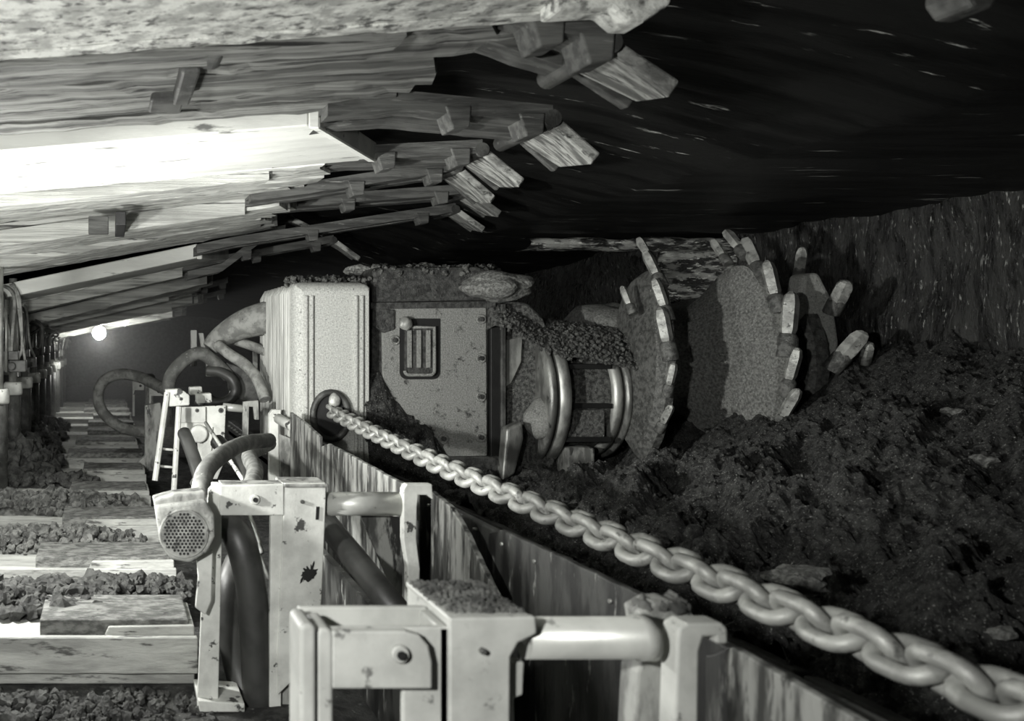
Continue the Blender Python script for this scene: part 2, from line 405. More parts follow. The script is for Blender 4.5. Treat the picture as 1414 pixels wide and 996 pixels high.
    if k in (1, 2, 3, 4, 5, 7):
        xl = {1: -.02, 2: -.10, 3: -.15, 4: -.3}.get(k, -.2); m5 = MB()
        m5.prism([V(xl, yb + .03, bt - .012), V(xr - .01, yb + .03, bt - .012), V(xr - .01, yb + .03, bt + .035), V(xl + .02, yb + .03, bt + .03)], (0, .3, 0))
        m5.build('raised_deck', 'base', t, bevel=.006)
    if k: MB().box((-.3 + rnd.uniform(-.1, .1), yb + .05, bt - .015), (xr - .03, yb + .38, bt + .04 + (.005 if k != 1 else .012))).build('deck_plate', 'basetop', t, bevel=.006)
    # hydraulic legs with collars, valve block, hoses
    yl = yb + .22
    for lx in (-.82, -1.35):
        top = zc(lx, yl) + zo
        MB().cyl((lx, yl, bt - .02), (lx, yl, -.42), .068, 18).build('leg', 'dark_steel', t)
        MB().lathe((lx, yl, -.5), (0, 0, 1), [(0, .076), (.015, .083), (.09, .083), (.11, .07)], 20).build('leg_collar', 'paint', t)
        MB().cyl((lx, yl, -.42), (lx, yl, top + .02), .036, 14).build('ram', 'bright_steel', t)
    if k >= 5:
        vb = MB(); vb.box((-.98, yl - .1, -.3), (-.7, yl + .02, -.2)); vb.box((-.9, yl - .13, -.2), (-.76, yl - .03, -.12))
        vb.cyl((-.82, yl - .14, -.25), (-.82, yl - .09, -.25), .035); vb.build('valve_block', 'dark_steel', t, bevel=.008)
        for q in range(5):
            x0 = -.95 + q * .06; hh = top + .25 + rnd.uniform(-.15, .12)
            hb = MB(); pts = [(x0, yl - .08, -.2), (x0 + rnd.uniform(-.05, .05), yl - .12, 0 - rnd.uniform(0, .08)), (x0 + rnd.uniform(-.1, .1), yl - .1, min(hh, zc(x0, yl) - .08)), (x0 - .15, yl, min(zc(x0, yl) - .05, hh + .02)), (x0 - .3, yl + .1, -.1)]
            hb.tube(smooth_path(pts, 6), rnd.choice((.012, .016, .02)), 8).build('hose', rnd.choice(('hose', 'hose_grey', 'hose_pale')), t)
        MB().cyl((-.86, yl - .16, -.3), (-.86, yl - .16, zc(-.86, yl) - .12), .012, 10).build('signal_rod', 'bright_steel', t)
    return t
for k in range(0, 14): make_support(k)

# ------------------------------------------------------------------ coal: heap, floor spill, rubble on the pontoons
def heap_z(x, y):
    t = max(0, min(1, (x - 1.95) / 3.3))
    z = -.93 + .82 * t ** .9
    # swept lower around the drum
    s = max(0, min(1, (y - 4.4) / 1.3)); low = -.98 + max(0, x - 3.5) * .52
    z = lerp(z, min(z, low), s * s * (3 - 2 * s))
    return max(z, FLOOR - .1)
def heap_fn(u, v):
    x = lerp(1.92, XF + .1, u); y = lerp(.9, 7.4, v ** 1.25)
    z = heap_z(x, y)
    p = V(x, y, 0)
    dgl = V((x + y) * 1.3, (x - y) * 3.2, 4)
    z += .13 * fbm(dgl, 4) + .03 * fbm(p * 6, 4, 2.1, .66) + .016 * noise.noise(p * 28) + .012 * noise.noise(p * 50)
    return (x, y, z)
grid('coal_heap', 430, 460, heap_fn, 'coal', kind='stuff', smooth=False, label='sloping heap of broken black coal along the right side, from the chain up to the face', cat='coal')
mb = MB(); r_ = random.Random(3)
for i in range(5000):
    u = r_.random(); v = r_.random(); x, y, z = heap_fn(u, v ** .9)
    mb.rock((x, y, z + .003), r_.uniform(.005, .017) * (1 if r_.random() < .94 else 2.2), 1, .3)
mb.build('loose_coal', 'coal', kind='stuff', label='loose lumps of coal lying on the dark heap at right', cat='coal')
for (px, py, w, h) in ((1085, 790, 45, 24), ):
    pass
mb = MB(); c = P(1102, 800, 2.62); mb.rock(c, .075, 3, .35, (1.1, .8, .5)); mb.build('coal_lump', 'boulder', label='pale flat stone on the coal heap just above the chain', cat='stone')
for (px, py, Y, s, l) in ((1357, 636, 3.5, .04, 'small pale stone high on the coal heap at the right edge'), (1385, 875, 2.3, .025, 'tiny pale stone low on the coal heap at the right edge'),
                          (1318, 578, 4.2, .04, 'small pale stone near the top of the coal heap'), ):
    c = P(px, py, Y); c.z = max(c.z, heap_z(c.x, c.y) + .01); MB().rock(c, s, 2, .3, (1.2, 1, .7)).build('stone', 'boulder', label=l, cat='stone')

def pile(name, label, x0, x1, y0, y1, z0, h, n, rmin, rmax, mat, seed):
    r = random.Random(seed); mb = MB()
    nx, ny = 60, 24
    vs = []; 
    for j in range(ny + 1):
        for i in range(nx + 1):
            x = lerp(x0, x1, i / nx); y = lerp(y0, y1, j / ny)
            e = min(1, 3.5 * (1 - i / nx)) * math.sin(math.pi * min(1, max(0, j / ny))) ** .5
            hz = h * e * (.75 + .5 * fbm(V(x * 4, y * 4, seed), 4))
            vs.append((x, y, z0 - .03 + max(0, hz) + .02 * fbm(V(x * 16, y * 16, seed), 3) * e))
    mb.add(vs, [(j * (nx + 1) + i, j * (nx + 1) + i + 1, (j + 1) * (nx + 1) + i + 1, (j + 1) * (nx + 1) + i) for j in range(ny) for i in range(nx)])
    for q in range(n * 2):
        a = r.random() ** 1.1; b = r.random(); x = lerp(x0, x1, a); y = lerp(y0, y1, b)
        e = min(1, 3.5 * (1 - a)) * math.sin(math.pi * b) ** .5
        rr = r.uniform(rmin, rmax) * (1 if r.random() < .85 else 1.6)
        mb.rock((x, y, z0 + h * e * .8 + rr * .1), rr * .7, 2, .42)
    return mb.build(name, mat, kind='stuff', label=label, cat='rubble')
pile('rubble_pile', 'heap of dark lumps on the nearest visible steel pontoon at the left edge', -.75, .02, 3.55, 3.95, -1.15, .07, 110, .02, .05, 'rubble_dark', 11)
pile('rubble_pile', 'dark debris lying in the gap behind the nearest pontoon', -.1, .38, 3.98, 4.25, -1.2, .05, 90, .015, .035, 'rubble_dark', 12)
pile('rubble_pile', 'grey debris mound on the second pontoon left of the loudspeaker', -.9, .20, 4.6, 5.1, -1.15, .07, 180, .012, .035, 'rubble', 13)
pile('rubble_pile', 'lumpy debris mound on the third pontoon at the left edge', -1.0, .22, 5.6, 6.15, -1.15, .08, 150, .02, .045, 'rubble', 14)
pile('rubble_pile', 'debris spread over the fourth pontoon', -1.1, -.1, 6.6, 7.0, -1.15, .06, 120, .02, .05, 'rubble_dark', 15)
pile('rubble_pile', 'large rounded debris mound at the foot of the nearest leg', -1.4, -.45, 6.9, 8.2, -1.15, .3, 130, .03, .09, 'rubble_dark', 16)
pile('rubble_pile', 'dark debris in the distance below the row of legs', -1.5, -.5, 8.4, 11.5, -1.15, .22, 120, .03, .08, 'rubble_dark', 17)
pile('rubble_pile', 'crushed rock on the mine floor in front of the nearest pontoon', -.8, .42, 2.3, 3.3, -1.36, .06, 500, .01, .03, 'rubble_dark', 18)

# ------------------------------------------------------------------ haulage chain
def link_mb(c, ax, side, p=.083, d=.035, W=.110):
    rr = (W - d) / 2; hs = max(.002, (p + d) / 2 - rr); path = []
    for k in range(9):
        a = -math.pi / 2 + math.pi * k / 8; path.append(c + ax * (hs + rr * math.cos(a)) + side * rr * math.sin(a))
    for k in range(9):
        a = math.pi / 2 + math.pi * k / 8; path.append(c + ax * (-hs + rr * math.cos(a)) + side * rr * math.sin(a))
    return MB().tube(path, d / 2, 12, closed=True)
A = P(1420, 1010, 1.42); B = P(452, 562, 5.92)
A = V(1.50, 1.30, -.605); B = V(1.505, 5.95, -.50)
ch = thing('haulage_chain', (1.5, 1.3, -.7), 'heavy steel link haulage chain running from the machine to the lower right corner', 'chain')
L_ = (B - A).length; n = int(L_ / .083)
pa = 0
for i in range(n + 1):
    t = i / n; c = lerp(A, B, t); c.z -= .035 * math.sin(math.pi * t)
    ax = (B - A).normalized(); roll = math.radians(-35 + 5 * math.sin(i * .35)) + (math.pi / 2 if i % 2 else 0)
    s0 = ax.cross(V(0, 0, 1)).normalized(); side = Quaternion(ax, roll) @ s0
    link_mb(c, ax, side).build('link', 'chain', ch)

# ------------------------------------------------------------------ conveyor pans under the chain, with side plates
def yz_plate(mb, pts, X, th):   # pts: (Y,Z)
    return mb.prism([V(X, y, z) for y, z in pts], (th, 0, 0))
pan_lbl = ['nearest steel conveyor pan under the chain in the lower right corner', 'second steel conveyor pan under the chain', 'third steel conveyor pan under the chain', 'conveyor pan just in front of the cutting machine', 'conveyor pan beneath the cutting machine', 'conveyor pan beyond the cutting machine']
for i in range(6):
    y0 = .9 + i * 1.5; t = thing('conveyor_pan', (1.6, y0 + .75, FLOOR), pan_lbl[i], 'conveyor', 'conveyor pans')
    rt = -.8 if i < 3 else -.96
    MB().box((1.36, y0, -1.1), (1.95, y0 + 1.48, -1.06)).build('deck_plate', 'dark_steel', t)
    mb = MB(); mb.prism([V(1.36, y0, -1.3), V(1.36, y0, rt), V(1.42, y0, rt + .02), V(1.40, y0, -1.02), V(1.42, y0, -1.3)], (0, 1.47, 0)); mb.build('side_rail', 'dark_steel', t, bevel=.008)
    mb = MB(); mb.prism([V(1.95, y0, -1.3), V(1.95, y0, -.93), V(1.89, y0, -.92), V(1.92, y0, -1.05), V(1.9, y0, -1.3)], (0, 1.47, 0)); mb.build('side_rail', 'dark_steel', t, bevel=.008)
    for q in range(7): MB().cyl((1.33, y0 + .1 + q * .2, rt - .04), (1.37, y0 + .1 + q * .2, rt - .04), .013, 8).build('stud', 'bright_steel', t)
# dark guide strip between plates and chain
for i, (y0, l) in enumerate(((1.0, 'dark guide strip with studs under the nearest chain links'), (2.5, 'dark guide strip behind the middle spill plates'), (4.0, 'dark guide strip in front of the machine'))):
    t = thing('guide_strip', (1.33, y0, -1.0), l, 'guide', 'dark guide strips beside the chain')
    yz_plate(MB(), [(y0, -.66), (y0 + 1.45, -.655), (y0 + 1.45, -1.0), (y0, -1.0)], 1.31, .03).build('strip', 'spill_dark', t, bevel=.006)
    for q in range(6): MB().cyl((1.295, y0 + .15 + q * .22, -.685), (1.312, y0 + .15 + q * .22, -.685), .006, 8).build('stud', 'bright_steel', t)

def spill(label, pts, X, th=.02, mat='spill', extra=None):
    t = thing('spill_plate', (X, sum(p[0] for p in pts) / len(pts), FLOOR), label, 'steel plate', 'spill plates of the conveyor')
    # resample the top edge with small dents
    out = []
    for i in range(len(pts)):
        a = pts[i]; b = pts[(i + 1) % len(pts)]; m = 6
        for q in range(m):
            y = lerp(a[0], b[0], q / m); z = lerp(a[1], b[1], q / m); z += .006 * noise.noise(V(y * 20, i, 3)) if q else 0
            out.append((y, z))
    yz_plate(MB(), out, X, th).build('plate', mat, t, bevel=.004)
    if extra:
        for e in extra: MB().prism([V(X + th, y, z) for y, z in e], (.03, 0, 0)).build('lip', 'spill_dark', t, bevel=.003)
    return t
spill('nearest streaked spill plate beside the chain at the bottom right', [(1.08, -.655), (1.72, -.615), (1.80, -.66), (1.80, -1.3), (1.08, -1.3)], 1.235)
spill('dark scratched spill plate with a rounded corner behind the white tube', [(1.96, -.66), (2.10, -.635), (2.55, -.635), (2.88, -.64), (2.97, -.67), (2.99, -.74), (2.98, -1.3), (1.96, -1.3)], 1.30, mat='spill_dark')
spill('bent pale streaked plate right of the middle bracket', [(2.7, -.80), (2.80, -.74), (2.92, -.66), (3.05, -.60), (3.24, -.575), (3.24, -1.3), (2.7, -1.3)], 1.20)
spill('worn pale plate behind the horizontal tube of the middle bracket', [(3.4, -.60), (3.8, -.60), (4.3, -.59), (4.75, -.585), (4.9, -.62), (4.9, -1.3), (3.4, -1.3)], 1.20)
spill('short spill plate right beside the machine foot', [(4.95, -.57), (5.3, -.53), (5.75, -.50), (5.75, -1.3), (4.95, -1.3)], 1.20, mat='spill')

# ------------------------------------------------------------------ bracket frames
def bolt(px, py, Y, r, parent, mat='paint', hole=True):
    c = P(px, py, Y)
    b = MB().lathe(c + V(0, .002, 0), (0, -1, 0), [(0, r), (.006, r), (.01, r * .85)], 20).build('bolt', mat, parent)
    MB().lathe(c - V(0, .009, 0), (0, -1, 0), [(0, r * .5), (.004, r * .5)], 12).build('bolt_hole', 'hole', b) if hole else None
    return b
Y = 1.65
f1 = thing('bracket_frame', (P(620, 0, Y).x, Y, FLOOR), 'nearest pale steel bracket frame with a fat white tube, bottom centre, slightly blurred', 'bracket', 'bracket frames along the conveyor')
def rounded_post(mb, x0, x1, ytop, ybot, Y, th, r):
    pts = [(x0, ybot), (x0, ytop + r)]
    for k in range(1, 6):
        a = math.pi - k * math.pi / 2 / 6; pts.append((x0 + r + r * math.cos(a), ytop + r - r * math.sin(a)))
    for k in range(0, 6):
        a = math.pi / 2 - k * math.pi / 2 / 6; pts.append((x1 - r + r * math.cos(a), ytop + r - r * math.sin(a)))
    pts += [(x1, ytop + r), (x1, ybot)]
    return mb.plate(pts, Y, th)
mb = MB(); rounded_post(mb, 414, 437, 862, 1280, Y - .02, .10, 10); mb.build('outer_post', 'paint_near', f1, bevel=.008, seg=3)
mb = MB(); rounded_post(mb, 436, 461, 868, 1280, Y - .01, .10, 11); mb.build('outer_post', 'paint_near', f1, bevel=.008, seg=3)
mb = MB(); mb.plate([(430, 868), (620, 866), (620, 1280), (556, 1280), (556, 930), (430, 930)], Y + .012, .016)
mb.plate([(430, 868), (446, 868), (446, 1000), (430, 1000)], Y + .01, .12)
mb.plate([(606, 866), (620, 866), (620, 1280), (606, 1280)], Y + .012, .12)
zt = P(0, 866, Y).z
mb.box((P(430, 0, Y).x, Y + .115, zt - .12), (P(620, 0, Y).x, Y + .13, zt + .002))
mb.build('channel', 'paint_near', f1, bevel=.004)
mb = MB(); pts = [(458, 872), (560, 872), (580, 878), (592, 892), (597, 915), (597, 952), (458, 952)]; mb.plate(pts, Y - .008, .022); fp = mb.build('front_plate', 'paint_near', f1, bevel=.004)
bolt(552, 903, Y - .01, .017, f1, 'paint_near')
mb = MB(); mb.plate([(621, 854), (740, 852), (742, 876), (716, 888), (705, 908), (702, 1280), (621, 1280)], Y, .018)
mb.plate([(621, 856), (632, 856), (632, 1280), (621, 1280)], Y + .016, .24)
mb.plate([(692, 888), (703, 888), (703, 1280), (692, 1280)], Y + .016, .24)
z = P(0, 854, Y).z; mb.box((P(622, 0, Y).x, Y + .01, z - .012), (P(740, 0, Y).x, Y + .25, z))
mb.build('main_post', 'paint_near', f1, bevel=.004)
bolt(666, 899, Y - .002, .006, f1, 'dark_steel', False)
mb = MB(); x0 = P(625, 0, Y).x; x1 = P(735, 0, Y).x
for q in range(700):
    xx = random.uniform(x0, x1); yy = random.uniform(Y + .03, Y + .24); mb.rock((xx, yy, z + .002), random.uniform(.002, .007), 1, .3)
mb.build('dirt', 'rubble', kind='stuff', label='gritty dirt caked on top of the nearest bracket post', cat='dirt')
MB().plate([(701, 915), (724, 915), (722, 960), (710, 965), (715, 1280), (701, 1280)], Y + .02, .05).build('inner_bracket', 'paint_grime', f1, bevel=.003)
c0 = P(722, 881, Y + .05); c1 = P(897, 881, Y + .05)
MB().lathe(c0, (1, 0, 0), [(0, .040), ((c1 - c0).length - .03, .040), ((c1 - c0).length - .027, .044), ((c1 - c0).length, .044)], 36).build('tube', 'tube', f1)
mb = MB(); mb.plate([(884, 845), (905, 833), (930, 830), (955, 845), (965, 860), (952, 1280), (862, 1280), (880, 930), (893, 900)], Y + .09, .06); mb.build('worn_plate', 'paint_grime', f1, bevel=.006)
mb = MB(); mb.plate([(922, 1280), (936, 880), (938, 868), (950, 861), (998, 861), (1005, 868), (1006, 890), (990, 890), (988, 880), (972, 880), (966, 900), (960, 1280)], Y + .0, .05); mb.build('hooked_bracket', 'paint_near', f1, bevel=.005)
mb = MB()
for q in range(60):
    xx = random.uniform(P(890, 0, Y + .1).x, P(950, 0, Y + .1).x); mb.rock((xx, Y + .09 + random.random() * .06, P(0, 838, Y + .1).z + .0), random.uniform(.006, .016), 1, .3)
mb.build('dirt', 'rubble', kind='stuff', label='crumbs of dirt on the worn plate at the right end of the white tube', cat='dirt')

Y = 3.14
f2 = thing('bracket_frame', (P(400, 0, Y).x, Y, FLOOR), 'second bracket frame, chipped white post with a rust hole, right of the loudspeaker', 'bracket', 'bracket frames along the conveyor')
mb = MB(); mb.plate([(288, 676), (294, 670), (306, 670), (306, 760), (301, 985), (272, 985), (280, 800)], Y, .02); mb.plate([(296, 672), (306, 672), (300, 980), (292, 980)], Y + .015, .1); mb.build('outer_post', 'paint', f2, bevel=.003)
mb = MB(); mb.plate([(274, 968), (338, 972), (338, 984), (276, 984)], Y - .03, .2); mb.build('foot_plate', 'paint', f2, bevel=.004)
MB().plate([(304, 671), (392, 669), (392, 712), (304, 712)], Y - .012, .02).build('front_plate', 'paint', f2, bevel=.003)
z = P(0, 669, Y).z; MB().box((P(306, 0, Y).x, Y + .005, z - .01), (P(391, 0, Y).x, Y + .09, z)).build('top_flange', 'paint_grime', f2, bevel=.002)
bolt(352, 690, Y - .013, .018, f2)
MB().plate([(374, 711), (391, 711), (388, 990), (372, 990)], Y, .03).build('inner_post', 'paint', f2, bevel=.003)
mb = MB(); mb.plate([(393, 668), (450, 668), (450, 690), (444, 830), (432, 890), (414, 930), (384, 960), (384, 900)], Y - .01, .02)
mb.plate([(393, 668), (399, 668), (390, 950), (384, 950)], Y + .005, .13)
mb.plate([(444, 668), (450, 668), (444, 850), (438, 850)], Y + .005, .13)
mb.build('main_post', 'paint', f2, bevel=.003)
mb = MB(); zz = P(0, 668, Y).z; mb.box((P(391, 0, Y).x, Y - .015, zz - .012), (P(452, 0, Y).x, Y + .15, zz)); mb.build('post_cap', 'paint_grime', f2, bevel=.004)
pts = []
for k in range(48):
    a = 2 * math.pi * k / 48; r = .95 + .9 * noise.noise(V(math.cos(a) * 1.7, math.sin(a) * 1.7, 4)) + .5 * noise.noise(V(math.cos(a) * 6, math.sin(a) * 6, 4))
    pts.append((425 + 9 * r * math.cos(a) + 5 * math.sin(a), 792 - 15 * r * math.sin(a)))
MB().plate(pts, Y - .0125, .004).build('rust_patch', 'hole', f2)
MB().plate([(388, 955), (418, 930), (440, 940), (436, 1100), (388, 1100)], Y + .02, .03).build('lower_bracket', 'paint_grime', f2, bevel=.003)
bolt(417, 693, Y - .012, .007, f2, 'dark_steel', False)
MB().plate([(437, 700), (441, 700), (440, 718), (436, 718)], Y - .014, .006).build('slot', 'hole', f2)
c0 = P(448, 696, Y + .05); c1 = P(556, 696, Y + .05)
MB().lathe(c0, (1, 0, 0), [(0, .043), ((c1 - c0).length, .043)], 32).build('tube', 'tube', f2)
MB().plate([(557, 676), (562, 669), (597, 669), (598, 690), (590, 684), (578, 684), (576, 700), (575, 745), (580, 785), (578, 842), (563, 842), (563, 785), (557, 745)], Y + .0, .04).build('hooked_bracket', 'paint', f2, bevel=.004)
MB().plate([(498, 712), (520, 712), (556, 715), (556, 842), (552, 842)], Y + .12, .015).build('web_plate', 'spill', f2, bevel=.003)

# dark braces between frames
t = MB().tube([P(450, 722, 3.35), P(560, 860, 2.75)], .045, 16).build('brace_pipe', 'hose', label='dark round pipe slanting down behind the second bracket frame', cat='pipe')
yz_plate(MB(), [(2.2, -1.0), (4.6, -.95), (4.6, -1.35), (2.2, -1.35)], .95, .03).build('trough_plate', 'spill_dark', label='dark long plate low between the first and second bracket frames', cat='steel plate')

# third frame: white box with ladder rack
Y = 6.1
f3 = thing('bracket_frame', (P(270, 0, Y).x, Y, FLOOR), 'third bracket frame, clean white box plate with two bolt holes left of the machine', 'bracket', 'bracket frames along the conveyor')
MB().plate([(246, 563), (312, 560), (309, 640), (300, 662), (276, 662), (272, 600), (246, 600)], Y, .03).build('main_post', 'paint', f3, bevel=.005)
MB().plate([(246, 562), (284, 562), (284, 584), (246, 584)], Y - .03, .03).build('front_plate', 'paint', f3, bevel=.004)
bolt(272, 567, Y - .031, .014, f3, 'dark_steel'); bolt(305, 567, Y - .001, .018, f3, 'dark_steel')
MB().lathe(P(275, 600, Y - .06), (0, 1, 0), [(0, .05), (.01, .062), (.06, .062)], 20).build('round_boss', 'paint', f3)
MB().plate([(284, 596), (294, 590), (290, 662), (274, 690), (262, 668), (276, 640)], Y - .02, .02).build('gusset', 'paint', f3, bevel=.003)
MB().tube([P(308, 562, Y + .06), P(338, 565, Y + .06)], .028, 16).build('tube', 'tube', f3)
MB().plate([(336, 555), (357, 553), (358, 580), (352, 580), (350, 562), (344, 562), (342, 650), (334, 650)], Y + .03, .04).build('hooked_bracket', 'paint_grime', f3, bevel=.004)
MB().plate([(372, 572), (377, 566), (388, 566), (388, 572), (384, 576), (386, 665), (372, 665)], Y - .1, .06).build('upright', 'paint', f3, bevel=.004)
MB().tube([P(384, 578, Y - .12), P(405, 590, Y - .3), P(430, 620, Y - .55), P(436, 665, Y - .7)], .035, 12).build('rail', 'paint', f3)
MB().plate([(387, 600), (402, 606), (400, 670), (387, 670)], Y - .16, .04).build('side_plate', 'paint_grime', f3, bevel=.004)
rk = thing('ladder_rack', (P(225, 0, 5.9).x, 5.9, FLOOR), 'white ladder-like rack with two slanted rails left of the white box', 'rack')
Y = 5.9
MB().tube([P(231, 542, Y), P(214, 664, Y - .1)], .02, 8, smooth=False).build('rail', 'paint', rk)
MB().tube([P(247, 562, Y), P(240, 682, Y - .1)], .02, 8, smooth=False).build('rail', 'paint', rk)
for q, (ya, yb_) in enumerate(((620, 622), (644, 646))): MB().tube([P(222 - q * 3, ya, Y), P(244, yb_, Y)], .009, 8).build('rung', 'paint', rk)
MB().plate([(228, 538), (250, 537), (262, 546), (262, 560), (232, 562)], Y, .08).build('top_box', 'paint', rk, bevel=.01)
bolt(250, 551, Y - .001, .012, rk, 'dark_steel')
MB().plate([(262, 535), (279, 534), (280, 546), (262, 546)], 6.3, .1).build('junction_box', 'paint', label='small white box on top of the rack, left of its pair', cat='box', bevel=.008)
MB().plate([(271, 545), (292, 543), (293, 556), (272, 558)], 6.2, .1).build('junction_box', 'paint', label='small white box on top of the white bracket plate', cat='box', bevel=.008)
MB().tube([P(284, 584, 5.7), P(336, 664, 4.9)], .012, 8).build('steel_bar', 'paint', label='thin bright bar slanting down from the white bracket box', cat='bar')
# far small frames
for (x0, x1, y0, y1, Y, l) in ((206, 226, 535, 560, 9.0, 'fourth bracket frame, small, behind the ladder rack'), (183, 199, 527, 545, 10.6, 'fifth bracket frame, tiny, beside the hose loop')):
    t = thing('bracket_frame', (P(x0, 0, Y).x, Y, FLOOR), l, 'bracket', 'bracket frames along the conveyor')
    MB().plate([(x0, y0), (x1, y0), (x1, y0 + 12), (x0, y0 + 12)], Y, .05).build('front_plate', 'paint', t, bevel=.005)
    MB().plate([(x0, y0 + 11), (x0 + 3, y0 + 11), (x0 + 3, y1 + 30), (x0, y1 + 30)], Y, .05).build('outer_post', 'paint', t, bevel=.003)
    MB().plate([(x1 + 2, y0), (x1 + 14, y0 + 1), (x1 + 12, y1 + 30), (x1 + 2, y1 + 30)], Y + .1, .05).build('main_post', 'paint_grime', t, bevel=.003)
    bolt((x0 + x1) / 2 + 3, y0 + 6, Y - .001, .016, t, 'dark_steel')
    MB().lathe(P(x1 + 8, y0 - 4, Y + .1), (0, 0, 1), [(0, .07), (.04, .06), (.06, .03)], 14).build('cap', 'dark_steel', t)

# ------------------------------------------------------------------ loudspeaker with a round perforated grille
Y = 3.02
sp = thing('loudspeaker', P(255, 775, Y), 'dented pale loudspeaker box with a round perforated grille on the left', 'loudspeaker')
mb = MB(); mb.plate([(214, 699), (284, 690), (296, 712), (297, 742), (286, 764), (262, 778), (236, 774), (222, 752)], Y, .13); mb.build('housing', 'loud', sp, bevel=.012, seg=3)
MB().plate([(212, 692), (240, 684), (284, 680), (284, 692), (214, 701)], Y + .02, .11).build('top_hood', 'paint_grime', sp, bevel=.006)
c = P(254, 737, Y)
MB().lathe(c + V(0, .01, 0), (0, -1, 0), [(0, .088), (.014, .086), (.017, .081), (.012, .078)], 40).build('rim', 'loud', sp)
MB().lathe(c + V(0, .0, 0), (0, -1, 0), [(0, .078), (.008, .078)], 40).build('grille', 'loud', sp)
mb = MB()
for i in range(-6, 7):
    for j in range(-7, 8):
        x = (i + (.5 if j % 2 else 0)) * .0132; zz = j * .0114
        if x * x + zz * zz < .0725 ** 2: mb.cyl(c + V(x, -.0102, zz), c + V(x, -.004, zz), .0048, 6)
mb.build('perforations', 'hole', sp)
MB().plate([(272, 772), (294, 760), (292, 830), (284, 850), (270, 840), (274, 800)], Y + .07, .03).build('mounting_bracket', 'paint', sp, bevel=.004)

# ------------------------------------------------------------------ hoses and cables
def hose(name, label, pts, r, mat, n=8, cat='hose', sides=14):
    return MB().tube(smooth_path(pts, n), r, sides).build(name, mat, label=label, cat=cat)
hose('thick_hose', 'thick black hose curving down inside the second bracket frame', [P(296, 700, 3.4), P(312, 718, 3.3), P(330, 745, 3.22), P(345, 800, 3.2), P(352, 870, 3.2), P(356, 950, 3.2), P(362, 1010, 3.2)], .058, 'hose')
hose('thick_hose', 'second black hose, left and behind the first, inside the bracket frame', [P(330, 775, 3.45), P(318, 810, 3.4), P(318, 860, 3.38), P(328, 920, 3.36), P(345, 980, 3.3)], .055, 'hose')
hose('grey_hose', 'grey hose arching over from the right then down beside the second bracket', [P(372, 608, 4.9), P(340, 612, 4.5), P(310, 626, 4.0), P(286, 648, 3.7), P(277, 680, 3.5), P(282, 705, 3.4), P(300, 722, 3.35)], .040, 'hose_grey')
hose('grey_hose', 'short dark hose hanging down in front of the white box plate', [P(254, 598, 5.4), P(260, 612, 5.3), P(270, 640, 5.2), P(276, 662, 5.1), P(280, 690, 5.0)], .042, 'hose')
hose('grey_hose', 'dark hose crossing from the machine foot towards the white box', [P(372, 612, 5.3), P(345, 628, 5.0), P(352, 650, 4.6), P(345, 680, 4.2)], .045, 'hose_pale')
hose('thick_hose', 'black hose sagging behind the slanting bright bar', [P(300, 610, 5.6), P(322, 632, 5.4), P(345, 652, 5.0), P(350, 690, 4.6)], .05, 'hose')
for q, (a, b, l) in enumerate((((330, 712), (372, 800), 'thin pale cable slanting inside the second bracket frame'), ((345, 712), (362, 765), 'short thin cable beside it inside the bracket frame'), ((352, 800), (366, 880), 'lower thin cable at the right of the thick black hose'))):
    hose('cable', l, [P(a[0], a[1], 3.5), P((a[0] + b[0]) / 2 + 2, (a[1] + b[1]) / 2, 3.45), P(b[0], b[1], 3.4)], .008, 'hose_pale', cat='cable')
c = P(172, 555, 9.0); pts = []
pts = [P(232, 540, 8.6), P(212, 530, 8.8), P(190, 520, 9), P(165, 517, 9), P(145, 525, 9), P(136, 541, 9), P(138, 562, 9), P(152, 580, 9), P(172, 592, 9), P(200, 597, 9), P(222, 598, 9)]
hose('hose_loop', 'large grey hose loop standing out to the left in the distance', pts, .058, 'hose_pale')
hose('thick_hose', 'dark cable arch rising over the white bracket boxes', [P(232, 540, 7), P(236, 520, 7), P(252, 500, 7), P(275, 488, 7), P(296, 500, 7), P(316, 520, 7)], .055, 'hose_grey')
hose('thick_hose', 'looped dark hose hanging beneath the machine trunk pipe', [P(286 + 0, 512, 7.0), P(304, 514, 6.95), P(320, 524, 6.9), P(325, 540, 6.9), P(316, 553, 6.9), P(298, 556, 6.95), P(282, 548, 7.0), P(274, 560, 7.0)], .042, 'hose')
hose('pale_pipe', 'pale pipe running down from the trunk joint to the machine foot', [P(300, 476, 6.9), P(318, 490, 6.8), P(340, 505, 6.7), P(356, 525, 6.6), P(366, 552, 6.5)], .044, 'hose_pale', cat='pipe')
hose('pale_pipe', 'thinner pale pipe just below the fat trunk pipe', [P(296, 468, 7.2), P(320, 470, 7.1), P(348, 478, 7.0), P(372, 488, 6.9)], .038, 'hose_pale', cat='pipe')
MB().tube(smooth_path([P(290, 482, 7.1), P(300, 470, 7.1), P(322, 455, 7.0), P(345, 445, 6.95), P(376, 438, 6.9)], 8), [.07 + .07 * i / 32 for i in range(33)], 20).build('trunk_pipe', 'hose_pale', label='fat tapering pale trunk pipe entering the back of the machine cover', cat='pipe')
for q, (x, ya, yb_, w, l) in enumerate(((268, 456, 506, 4, 'leftmost dim upright post behind the pipes'), (278, 460, 500, 3, 'thin leaning upright beside the pipe joint'), (291, 470, 520, 6, 'grey upright post under the trunk pipe joint'), (353, 480, 545, 3, 'thin upright close to the machine cover'))):
    MB().plate([(x - w, ya), (x + w, ya), (x + w + (6 if q == 1 else 0), yb_), (x - w + (6 if q == 1 else 0), yb_)], 7.4, .05).build('upright_post', 'paint_grime' if q != 2 else 'hose_pale', label=l, cat='post', bevel=.004)
MB().plate([(312, 500), (345, 512), (362, 545), (350, 562), (318, 545)], 7.0, .1).build('guard_plate', 'dark_steel', label='dark guard plate beneath the pale pipes', cat='plate', bevel=.01)
